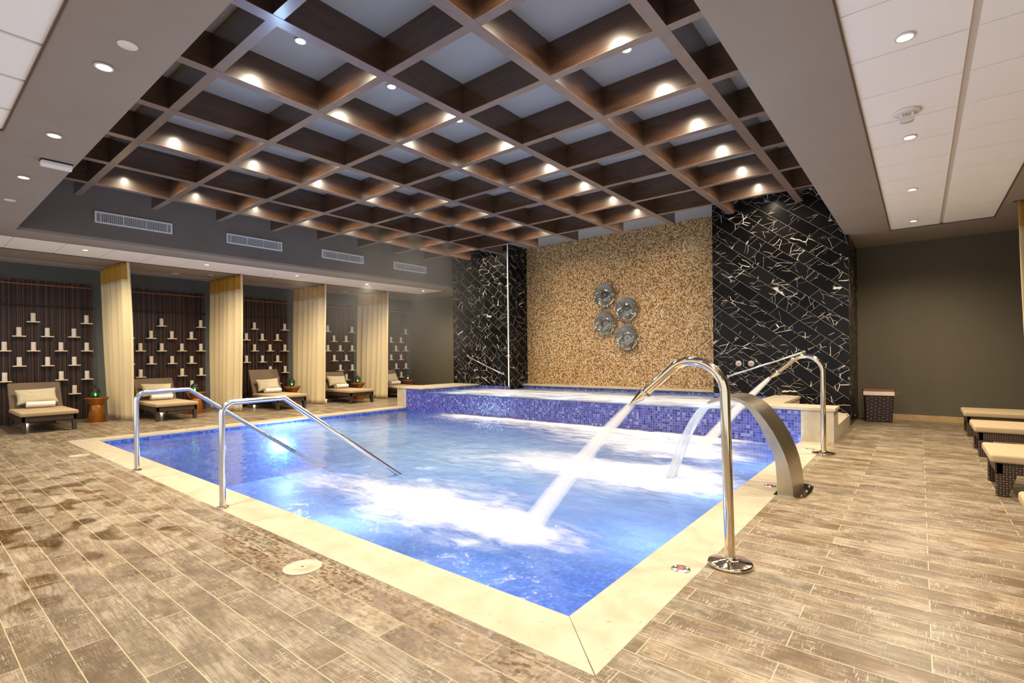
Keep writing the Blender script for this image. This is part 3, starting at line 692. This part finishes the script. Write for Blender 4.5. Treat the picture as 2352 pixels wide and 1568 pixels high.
# ------------------------------------------------------------------ loungers (foot end at local x = 0, head at -x)
def rbox(m, x0, x1, y0, y1, z0, z1): return m.box(x0, x1, y0, y1, z0, z1)
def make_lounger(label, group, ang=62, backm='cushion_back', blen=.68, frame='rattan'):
    L = thing('sun_lounger', label, 'sun lounger', (0, 0, 0), 0, group)
    m = MB(); m.box(-1.95, -.02, -.375, -.325, .20, .30).box(-1.95, -.02, .325, .375, .20, .30).box(-.07, -.02, -.375, .375, .20, .30).box(-1.95, -1.90, -.375, .375, .20, .30).box(-1.9, -.07, -.33, .33, .265, .295)
    m.build('frame', frame, L, bevel=.006)
    for sx in (0, 1):
        for sy in (-1, 1):
            m = MB(); ys_ = sorted((sy*.375, sy*.315)); xo = -.02 if sx == 0 else -1.95; s = -1 if sx == 0 else 1
            vt = [(xo, ys_[0]), (xo+s*.135, ys_[0]), (xo+s*.135, ys_[1]), (xo, ys_[1])]; vb = [(xo, ys_[0]), (xo+s*.075, ys_[0]), (xo+s*.075, ys_[1]), (xo, ys_[1])]
            m.add([(x, y, .0) for x, y in vb]+[(x, y, .20) for x, y in vt], [(3, 2, 1, 0), (4, 5, 6, 7)]+[(i, (i+1) % 4, (i+1) % 4+4, i+4) for i in range(4)])
            m.build('leg', frame, L, bevel=.006)
    MB().box(-1.33, .02, -.40, .40, .300, .375).build('seat_cushion', 'cushion', L, bevel=.022)
    a = R(ang); hx, hz = -1.33, .315; dx, dz = -math.cos(a), math.sin(a); nx_, nz_ = math.sin(a), math.cos(a)
    poly = [(hx, hz), (hx+dx*blen, hz+dz*blen), (hx+dx*blen+nx_*.065, hz+dz*blen+nz_*.065), (hx+nx_*.065, hz+nz_*.065)]
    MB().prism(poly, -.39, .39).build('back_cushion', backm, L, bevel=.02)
    poly = [(hx, hz-.005), (hx+dx*(blen-.02), hz+dz*(blen-.02)-.005), (hx+dx*(blen-.02)-nx_*.03, hz+dz*(blen-.02)-nz_*.03), (hx-nx_*.03, hz-nz_*.03-.0)]
    MB().prism(poly, -.375, .375).build('back_frame', frame, L, bevel=.005)
    bx, bz = hx+dx*blen*.6, hz+dz*blen*.6-.02
    for sy in (-.3, .3): MB().tube([(bx-.02, sy, bz-.02), (-1.85, sy, .28)], .012, 8).build('prop', 'black_metal', L)
    return L, (hx, hz, a)
def make_pillow(label, group):
    n = 24; vs = []
    for side in (1, -1):
        for j in range(n+1):
            for i in range(n+1):
                u, v = -1+2*i/n, -1+2*j/n
                th = .075*(max(0, 1-abs(u)**3.2)**.55)*(max(0, 1-abs(v)**3.2)**.55)
                wv_ = .008*noise.noise(Vector((u*3, v*3, side)))*(1-abs(u))*(1-abs(v))*4
                pin = 1-.10*(1-v*v)*abs(u)**2; piv = 1-.13*(1-u*u)*abs(v)**2
                vs.append((side*(th+wv_), .32*u*pin, .172*v*piv))
    N = (n+1)**2; fs = [(k*N+j*(n+1)+i, k*N+j*(n+1)+i+1, k*N+(j+1)*(n+1)+i+1, k*N+(j+1)*(n+1)+i) for k in range(2) for j in range(n) for i in range(n)]
    o = MB().add(vs, fs, True).build('pillow', 'pillow')
    bm = bmesh.new(); bm.from_mesh(o.data); bmesh.ops.remove_doubles(bm, verts=bm.verts, dist=1e-4); bmesh.ops.recalc_face_normals(bm, faces=bm.faces); bm.to_mesh(o.data); bm.free()
    return tag(o, label, 'pillow', group)
def make_towel(label, group):
    nt, nl = 84, 16; vs = []; turns = 2.6
    for s in (0, 1):
        for k in range(nl+1):
            y = -.21+.42*k/nl
            for i in range(nt+1):
                a = turns*2*PI*i/nt; r = .012+.060*(i/nt)**.8 - (.008 if s else 0)
                r *= 1+.05*noise.noise(Vector((math.cos(a)*1.5, math.sin(a)*1.5, y*7+3)))
                vs.append((r*math.cos(a)*1.06, y+.004*math.sin(a*3), r*math.sin(a)*.92))
    m = MB(); fs = []
    W = nt+1; N = W*(nl+1)
    for s in (0, 1):
        for k in range(nl):
            for i in range(nt): fs.append((s*N+k*W+i, s*N+k*W+i+1, s*N+(k+1)*W+i+1, s*N+(k+1)*W+i))
    for k in (0, nl):
        for i in range(nt): fs.append((k*W+i, k*W+i+1, N+k*W+i+1, N+k*W+i))
    for i in (0, nt):
        for k in range(nl): fs.append((k*W+i, (k+1)*W+i, N+(k+1)*W+i, N+k*W+i))
    return tag(m.add(vs, fs, True).build('rolled_towel', 'towel'), label, 'towel', group)
G1 = 'sun loungers in the curtained bays'
L1, hg = make_lounger('brown wicker sun lounger with beige seat at far left of the photo', G1, 60, blen=.60)
L3, hg3 = make_lounger('sun lounger with steeply raised back in the third bay, left of the third curtain', G1, 66, blen=.72)
spec = [(L1, 1.84, None, 'first'), (None, 3.87, 'brown wicker sun lounger behind the pool handrail, right of the first curtain', 'second'), (L3, 6.40, None, 'third'),
        (None, 8.47, 'sun lounger in the fourth bay, between the third and fourth curtains', 'fourth'), (None, 10.44, 'sun lounger in the last bay, half hidden by the fourth curtain', 'fifth')]
pil0 = tow0 = None
where = ['on the far left lounger', 'on the lounger behind the handrail', 'on the lounger with the steepest back, third bay', 'on the fourth bay lounger', 'on the lounger right of the fourth curtain']
XF = -12.33
for i, (o, y, lab, nm) in enumerate(spec):
    loc = (XF, y, 0)
    if o: o.location = loc
    else: o = dup(L1, loc, 0, lab)
    ang = R(66) if i == 2 else R(60)
    
    if pil0 is None: pil0 = make_pillow('x', 'cream pillows on the bay loungers'); p = pil0
    else: p = pil0.copy(); COL.objects.link(p)
    tilt = -(PI/2-ang)
    pc = Vector((-1.33, 0, .315)) + Vector((-math.cos(ang), 0, math.sin(ang)))*.215 + Vector((math.sin(ang), 0, math.cos(ang)))*(.065+.082)
    p.location = (XF+pc.x, y+.0, pc.z+.020); p.rotation_euler = (R(2*(-1)**i), tilt, R(3)); p['label'] = 'cream rectangular pillow leaning '+where[i]
    if tow0 is None: tow0 = make_towel('x', 'rolled white towels on the bay loungers'); q = tow0
    else: q = tow0.copy(); COL.objects.link(q)
    q.location = (XF+pc.x+.20, y+.03, .375+.068); q.rotation_euler = (0, 0, R(-4+3*i)); q['label'] = 'rolled white towel '+where[i]
G2 = 'sun loungers along the right wall'
RL, _ = make_lounger('dark wicker lounger with beige cushion, its leg and foot end nearest at right', G2, 28, 'cushion', .66)
RL.location = (.50, 6.57, 0); RL.rotation_euler = (0, 0, PI)
dup(RL, (.53, 8.76, 0), PI, 'dark wicker lounger in the middle of the three at right')
dup(RL, (.53, 10.66, 0), PI, 'dark wicker lounger farthest at right, near the far wall')
dup(RL, (.515, 4.28, 0), PI, 'lounger of which only a pale cushion corner shows at the right photo edge')

# side tables and lanterns
tb = None
spots = [(-13.5, 2.747), (-13.5, 4.62), (-13.5, 7.017), (-13.5, 9.117), (-13.5, 11.08)]
tl = ['between the far left lounger and the first curtain', 'half hidden behind the near handrails, second bay', 'beside the third lounger, dim in the mist', 'behind the fourth lounger', 'at the far right end of the bays']
for i, (x, y) in enumerate(spots):
    if tb is None:
        tb = thing('side_table', 'x', 'side table', (0, 0, 0), 0, 'hourglass copper side tables')
        MB().lathe([(.0001, 0), (.150, 0), (.158, .006), (.118, .34), (.112, .352)], n=40).build('base_cone', 'copper', tb)
        MB().lathe([(.112, .352), (.128, .375), (.205, .488), (.212, .497), (.212, .508), (.200, .508), (.19, .500), (.0001, .500)], n=40).build('table_top', 'copper', tb)
        la = thing('lantern', 'x', 'lantern', (0, 0, 0), 0, 'green glass lanterns on the side tables')
        MB().lathe([(.0001, 0), (.06, 0), (.062, .008), (.04, .018), (.0001, .019)], n=24).build('foot', 'black_metal', la)
        MB().lathe([(.035, .018), (.075, .045), (.088, .085), (.080, .12), (.078, .122)], n=28).build('glass_bowl', 'green_glass', la)
        MB().lathe([(.086, .12), (.088, .128), (.082, .150), (.062, .185), (.03, .205), (.012, .212), (.010, .235), (.016, .24), (.010, .248), (.0001, .25)], n=28).build('dome', 'black_metal', la)
        m = MB()
        for k in range(8):
            a = 2*PI*k/8; m.tube([(.06*math.cos(a), .06*math.sin(a), .012), (.090*math.cos(a), .090*math.sin(a), .085), (.084*math.cos(a), .084*math.sin(a), .13)], .0025, 6)
        m.build('cage', 'black_metal', la)
        m = MB(); m.tube([(.018*math.cos(a), 0, .266+.018*math.sin(a)) for a in [2*PI*k/16 for k in range(17)]], .0025, 6); m.build('ring', 'black_metal', la)
        MB().lathe([(.0001, .045), (.014, .05), (.012, .07), (.0001, .088)], n=12).build('flame', 'flame', la)
        t_, l_ = tb, la
    else: t_, l_ = dup(tb, (0, 0, 0), 0, 'x'), dup(la, (0, 0, 0), 0, 'x')
    t_.location = (x, y, 0); t_['label'] = 'copper hourglass side table '+tl[i]
    l_.location = (x, y-.02, .509); l_['label'] = 'dark green-lit lantern on the table '+tl[i]
    lamp('POINT', (x+.14, y-.08, .62), .15, (.6, 1, .4), shadow_soft_size=.02)
# floor uplights under the loungers
ul = thing('floor_uplight', 'x', 'floor light', (0, 0, 0), 0, 'glowing floor lights under the loungers')
MB().lathe([(.0001, 0), (.045, 0), (.045, .004), (.03, .006), (.0001, .006)], n=24).build('bezel', 'cold_steel', ul)
MB().lathe([(.028, .006), (.026, .009), (.0001, .011)], n=20).build('lens', 'lens', ul)
for i, (y, wn) in enumerate([(1.76, 'under the far left lounger'), (4.12, 'under the lounger behind the handrail'), (6.30, 'under the third bay lounger'), (8.45, 'under the fourth bay lounger')]):
    o = ul if i == 0 else dup(ul, (0, 0, 0), 0, 'x')
    o.location = (-14.22, y, 0); o['label'] = 'small glowing floor light '+wn
    lamp('POINT', (-14.22, y, .05), .4, WARM, shadow_soft_size=.02)

# ------------------------------------------------------------------ pool rails
def arc(c, r, a0, a1, n, f): return [f(c[0]+r*math.cos(a0+(a1-a0)*i/n), c[1]+r*math.sin(a0+(a1-a0)*i/n)) for i in range(n+1)]
for x, yb, lb in ((-7.13, 1.815, 'steel pool entry handrail farther left, its post near the first curtain in view'), (-4.72, 1.815, 'steel pool entry handrail nearest the camera, right of its twin')):
    h = thing('pool_handrail', lb, 'handrail', (x, yb, 0), 0, 'pool entry handrails')
    r_ = .10; zt = .915
    pts = [(0, 0, 0), (0, 0, .4)]+arc((r_, zt-r_), r_, PI, PI/2, 10, lambda a, b: (0, a, b))+[(0, .55, zt+.006), (0, 1.93, ZW-.02), (0, 2.55, -.50)]
    MB().tube(pts, .0255, 20).build('rail_tube', 'cold_steel', h)
    MB().lathe([(.0001, .0), (.046, 0), (.047, .006), (.045, .018), (.030, .024), (.0255, .025)], n=28).build('base_flange', 'steel', h)
# wall grab rails
for p, q, lb in (((-10.13, 1.304), (-8.812, .81), 'slanting steel grab rail on the left black marble wall'), ((-2.975, .832), (-1.646, 1.30), 'slanting steel grab rail on the right black marble wall')):
    h = thing('grab_rail', lb, 'grab rail', (0, YM, 0), 0, 'grab rails on the marble')
    a, b = Vector((p[0], -.06, p[1])), Vector((q[0], -.06, q[1])); d = (b-a).normalized()
    MB().tube([a+Vector((0, .055, 0)), a+Vector((0, .02, 0)), a+d*.03, b-d*.03, b+Vector((0, .02, 0)), b+Vector((0, .055, 0))], .019, 14).build('rail_tube', 'cold_steel', h)
    for e in (a, b): MB().lathe([(.0001, .0), (.036, 0), (.036, .008), (.02, .012)], (e.x, -.001, e.z), 20, axis='y').build('mount', 'cold_steel', h)
for x, lb in ((-2.769, 'round wall push button with red centre, the left of two on the marble'), (-2.539, 'round wall push button with red centre, the right of two on the marble')):
    h = thing('push_button', lb, 'button', (x, YM, 1.092), 0, 'push buttons on the right marble')
    MB().lathe([(.0001, .0), (.056, 0), (.058, .006), (.052, .012), (.024, .014), (.0001, .014)], n=28, axis='y').build('plate', 'grey_plastic', h)
    MB().lathe([(.018, .014), (.017, .02), (.0001, .022)], n=16, axis='y').build('centre', 'red', h)

# ------------------------------------------------------------------ swan-neck jets
def swan(loc, lb, lean):
    s_ = thing('water_spout', lb, 'water spout', loc, 0, 'swan-neck steel water spouts')
    r_ = .20
    # path in the x-z plane, mouth towards -x
    arcp = arc((-r_+.0, 1.052), r_, 0, R(134), 20, lambda a, b: (a+lean*b, 0, b))
    e = Vector(arcp[-1]); d = (Vector(arcp[-1])-Vector(arcp[-2])).normalized(); neck = e+d*.235
    MB().tube([(0, 0, .02), (lean*.5, 0, .5)]+arcp+[tuple(neck)], .030, 24).build('pipe', 'steel', s_)
    MB().tube([neck-d*.014, neck-d*.006, neck+d*.008, neck+d*.018], [.031, .043, .043, .034], 24).build('collar', 'steel', s_)
    side = Vector((0, 1, 0)); up = d.cross(side)
    # flattened fan nozzle
    vs = []; n = 20; prof = [(0, .037, .037), (.04, .031, .037), (.085, .019, .040), (.125, .007, .044)]
    for (q, a, b) in prof:
        for j in range(n):
            t_ = 2*PI*j/n; vs.append(neck+d*(.015+q)+up*a*math.sin(t_)+side*b*math.cos(t_))
    fs = [(i*n+j, i*n+(j+1) % n, (i+1)*n+(j+1) % n, (i+1)*n+j) for i in range(3) for j in range(n)]
    MB().add(vs, fs, True).build('nozzle', 'steel', s_)
    MB().lathe([(.0001, 0), (.128, 0), (.131, .004), (.131, .018), (.122, .024), (.05, .034), (.032, .042), (.031, .055)], n=56).build('base_plate', 'steel', s_)
    return s_, neck+d*.128, d
def jet(p0, p1, r0_, r1_, lb, flat=1.15):
    n = 28; K = 26; vs = []
    p0, p1 = Vector(p0), Vector(p1)
    dirh = (p1-p0); g = []
    for k in range(K+1):
        q = k/K; p = p0+Vector((dirh.x*q, dirh.y*q, 0)); p.z = p0.z + (p1.z-p0.z)*(.86*q+.14*q*q)
        g.append(p)
    for k in range(K+1):
        q = k/K; tn = (g[min(K, k+1)]-g[max(0, k-1)]).normalized(); sd = Vector((0, 1, 0)); up = tn.cross(sd).normalized(); sd = up.cross(tn)
        r = r0_+(r1_-r0_)*q**.85
        for j in range(n):
            a = 2*PI*j/n; rr = r*(1+.05*noise.noise(Vector((math.cos(a)*2, math.sin(a)*2, q*1.5))))
            vs.append(g[k]+up*rr*math.sin(a)+sd*rr*flat*math.cos(a))
    fs = [(k*n+j, k*n+(j+1) % n, (k+1)*n+(j+1) % n, (k+1)*n+j) for k in range(K) for j in range(n)]
    return tag(MB().add(vs, fs, True).build('water_jet', 'jet'), lb, 'water jet', 'sprays from the swan-neck spouts')
s1, n1, d1 = swan((-.915, 3.24, 0), 'tall swan-neck steel water spout nearest the camera, on a round base', -.02)
s2, n2, d2 = swan((-.965, 7.50, 0), 'swan-neck steel water spout farther away beside the raised spa', .0)
jet(Vector(s1.location)+n1, (-2.36, 3.02, ZW-.01), .026, .088, 'white spray falling from the nearest swan-neck spout into the pool')
jet(Vector(s2.location)+n2, (-2.40, 7.02, ZW-.01), .026, .088, 'white spray falling from the far swan-neck spout')

# curved sheet-waterfall spout
A_ = thing('waterfall_spout', 'wide curved brushed steel waterfall spout arching over the pool edge', 'water spout', (0, 0, 0))
inner = [(-1.019, .0), (-1.021, .12), (-1.034, .307), (-1.065, .41), (-1.104, .498), (-1.155, .615), (-1.214, .711), (-1.268, .782), (-1.327, .827), (-1.405, .852), (-1.486, .849), (-1.56, .832), (-1.626, .800)]
outer = [(-.889, .006), (-.900, .14), (-.928, .281), (-.956, .375), (-.996, .469), (-1.046, .570), (-1.103, .658), (-1.165, .740), (-1.232, .804), (-1.300, .848), (-1.366, .875), (-1.45, .883), (-1.526, .872), (-1.59, .850), (-1.640, .816)]
def resamp(pl, n):
    P_ = [Vector((a, b)) for a, b in pl]; L = [0]
    for i in range(1, len(P_)): L.append(L[-1]+(P_[i]-P_[i-1]).length)
    out = []
    for k in range(n+1):
        s = L[-1]*k/n; i = max(1, next((j for j in range(len(L)) if L[j] >= s-1e-9), len(L)-1)); q = (s-L[i-1])/(L[i]-L[i-1]); out.append(P_[i-1].lerp(P_[i], q))
    return out
ii, oo = resamp(inner, 40), resamp(outer, 40); ya, yb_ = 5.08, 5.62; vs = []; fs = []
for k in range(41):
    z = max(0, 0)
    vs += [(ii[k].x, ya, ii[k].y), (oo[k].x, ya, oo[k].y), (oo[k].x, yb_, oo[k].y), (ii[k].x, yb_, ii[k].y)]
for k in range(40):
    for j in range(4): fs.append((k*4+j, k*4+(j+1) % 4, k*4+4+(j+1) % 4, k*4+4+j))
fs.append((0, 1, 2, 3)); fs.append((160, 163, 162, 161))
ar = MB().add(vs, fs, True).build('curved_body', 'brushed', A_)
es = ar.modifiers.new('es', 'EDGE_SPLIT'); es.split_angle = R(40)
MB().prism([(-1.05, 5.05), (-.87, 5.05), (-.80, 5.12), (-.785, 5.35), (-.80, 5.58), (-.87, 5.66), (-1.05, 5.66)], 0, .010, 'z').build('base_plate', 'steel', A_, bevel=.003)
for x, y in ((-.835, 5.15), (-.825, 5.35), (-.835, 5.55)): MB().lathe([(.012, .01), (.012, .016), (.006, .02), (.0001, .02)], (x, y, 0), 10).build('bolt', 'steel', A_)
# falling sheet
vs = []; n = 30; m_ = 16
for k in range(n+1):
    q = k/n; x = -1.622-.50*q; z = .80-(.80-ZW)*q**1.75+.02
    hw = .235-.115*q; yc = (ya+yb_)/2+.06*q
    for j in range(m_+1):
        u = -1+2*j/m_; vs.append((x+.03*q*math.cos(u*3), yc+u*hw, z+.006*math.sin(u*9+q*3)))
fs = [(k*(m_+1)+j, k*(m_+1)+j+1, (k+1)*(m_+1)+j+1, (k+1)*(m_+1)+j) for k in range(n) for j in range(m_)]
sh = tag(MB().add(vs, fs, True).build('water_sheet', 'sheet'), 'clear white sheet of water pouring from the curved steel spout', 'waterfall')
so = sh.modifiers.new('thick', 'SOLIDIFY'); so.thickness = .012

# ------------------------------------------------------------------ valves, lids
def valve(x, y, lb, red, r=.056):
    v_ = thing('air_button', lb, 'floor button', (x, y, 0.0), R(20), 'round push buttons set in the coping')
    MB().lathe([(.0001, 0), (r, 0), (r, .005), (r*.93, .008), (r*.4, .009), (.0001, .009)], n=32).build('plate', 'cold_steel', v_)
    MB().lathe([(r*.30, .008), (r*.28, .013), (.0001, .014)], n=20).build('centre', 'red' if red else 'grey_plastic', v_)
    for k in range(3):
        a = 2*PI*k/3+.4; MB().lathe([(.007, .008), (.006, .011), (.0001, .0115)], (r*.7*math.cos(a), r*.7*math.sin(a), 0), 10).build('screw', 'white', v_)
valve(-1.129, 2.99, 'round coping button with bright red centre beside the nearest spout', True)
valve(-1.142, 5.39, 'round coping button with red centre at the foot of the waterfall spout', True)
valve(-1.155, 7.77, 'round coping button beside the far spout base', False)
valve(-10.58, 3.46, 'small round button in the left coping nearer the camera', False, .035)
valve(-10.58, 7.0, 'small round button in the left coping near the spa', False, .035)
for x, y, lb in ((-2.99, 1.605, 'round cream skimmer lid in the floor near the camera'), (-8.92, 1.62, 'round cream skimmer lid in the floor near the far left pool corner')):
    v_ = thing('skimmer_lid', lb, 'pool lid', (x, y, 0), 0, 'skimmer lids in the deck')
    MB().lathe([(.0001, 0), (.116, 0), (.116, .003), (.112, .004), (.032, .004), (.031, .003), (.029, .004), (.0001, .004)], n=48).build('lid', 'stone', v_)
    MB().lathe([(.0001, .004), (.008, .0045), (.0001, .0046)], n=14).build('finger_hole', 'dark_edge', v_)

# ------------------------------------------------------------------ laundry basket
B = thing('laundry_basket', 'dark woven laundry basket with white liner standing by the far right wall', 'basket', (-.61, 11.60, 0), R(6))
m = MB(); vs = []; n = 12
def sq(hw, hd, z): return [(-hw, -hd, z), (hw, -hd, z), (hw, hd, z), (-hw, hd, z)]
pr_ = [(.195, .15, 0), (.200, .155, .02), (.222, .175, .50), (.225, .178, .515)]
for a, b, z in pr_: vs += sq(a, b, z)
fs = [(0, 1, 2, 3)]+[(i*4+j, i*4+(j+1) % 4, i*4+4+(j+1) % 4, i*4+4+j) for i in range(3) for j in range(4)]
MB().add(vs, fs).build('wicker_body', 'wicker', B, bevel=.02)
m = MB(); vs = sq(.234, .186, .495)+sq(.236, .188, .565)
m.add(vs, [(0, 1, 5, 4), (1, 2, 6, 5), (2, 3, 7, 6), (3, 0, 4, 7), (4, 5, 6, 7)]).build('cloth_liner', 'liner', B, bevel=.008)
MAT['lid_brown'] = plain('brown_wicker_lid', (.22, .075, .045), .5, nz=.5, scale=60, bump=.6)
MB().box(-.236, .232, -.185, .185, .566, .596).build('lid', 'lid_brown', B, bevel=.01)
MB().tube([(.225, -.19, .55), (.26, -.195, .565), (.30, -.2, .56)], .006, 6).tube([(.235, -.19, .55), (.262, -.196, .53), (.275, -.2, .50)], .006, 6).build('ribbon', 'lid_brown', B)

# ------------------------------------------------------------------ mosaic wall dishes
def dish_mesh(flip):
    n = 240; key = [(0, .045), (.055, .046), (.105, .044), (.125, .035), (.145, .028), (.20, .035), (.26, .052), (.298, .075)]
    rs_ = [.0001, .03, .06, .09, .105, .115, .125, .135]+[.145+.0085*i for i in range(19)]
    def hh(r):
        for a, b in zip(key, key[1:]):
            if r <= b[0]: return a[1]+(b[1]-a[1])*(r-a[0])/(b[0]-a[0])
        return key[-1][1]
    vs = []; fs = []
    for r in rs_:
        k = min(1, max(0, (r-.135)/.04))
        for j in range(n):
            aa = 2*PI*j/n; rib = math.cos(30*(aa+flip*(r-.14)*3.4))
            rr = r+.007*k*k*rib; vs.append((rr*math.cos(aa), -(hh(r)+.011*k*rib), rr*math.sin(aa)))
    for i in range(len(rs_)-1):
        for j in range(n): fs.append((i*n+j, i*n+(j+1) % n, (i+1)*n+(j+1) % n, (i+1)*n+j))
    return MB().add(vs, fs, True)
wt = ['uppermost, at left', 'second from the top, at right', 'third from the top, at left', 'lowest, at right']
for i, (x, z) in enumerate([(-6.123, 2.785), (-5.534, 2.396), (-6.119, 2.074), (-5.53, 1.695)]):
    o = dish_mesh(1).build('wall_dish', 'plate'); o.location = (x, YMO-.002, z); o.rotation_euler = (0, R(37*i), 0)
    s_ = o.modifiers.new('thick', 'SOLIDIFY'); s_.thickness = .006
    tag(o, 'round ribbed glass dish on the gold mosaic wall, '+wt[i], 'wall dish', 'ribbed dishes on the mosaic')

# ------------------------------------------------------------------ underwater lights: one left-wall lamp, the rest added unseen to brighten the water
for x, y, e in ((XL+.12, 5.15, 3.2), (-8.9, Y0+.1, .6), (-3.7, Y0+.1, 1.2), (-2.2, Y0+.1, .45), (XR-.1, 3.4, .7), (XR-.1, 5.0, .6), (XR-.1, 6.6, .7), (XR-.1, 7.9, .25)):
    lamp('POINT', (x, y, -.5), UNDERWATER*e, (.80, .90, 1.0), shadow_soft_size=.08)
for x in (-8.9, -7.4, -5.9, -4.4, -2.9): lamp('POINT', (x, 8.72, .2), 16, (.85, .93, 1.0), shadow_soft_size=.05)  # added lamps, hidden behind the weir to light the spa water

# ------------------------------------------------------------------ steam drifting over the far left of the pool
t = NT('steam'); o = t.coord()
d_ = t.vm('LENGTH', t.vm('MULTIPLY', t.vm('SUBTRACT', o, (-10.2, 8.0, 2.6)), (.42, .30, .40)), None, 1)
v_ = t.n('ShaderNodeVolumeScatter'); v_.inputs['Anisotropy'].default_value = .25; v_.inputs['Color'].default_value = (1, .98, .95, 1)
dens = t.math('MULTIPLY', t.ramp(d_, [(.25, 1), (.98, 0)], 'EASE'), t.math('MULTIPLY', t.noise(o, .9, 2), .085))
t.put(v_.inputs['Density'], dens); t.t.links.new(v_.outputs[0], t.out.inputs['Volume'])
MAT['steam'] = t.m; t.m.cycles.volume_step_rate = 4.0 if hasattr(t.m.cycles, 'volume_step_rate') else 1
st_ = MB().box(-12.5, -7.8, 4.7, YM-.10, .52, ZC-.04).build('steam', 'steam')
st_['kind'] = 'stuff'; tag(st_, 'faint white steam drifting above the far left side of the pool', 'steam')
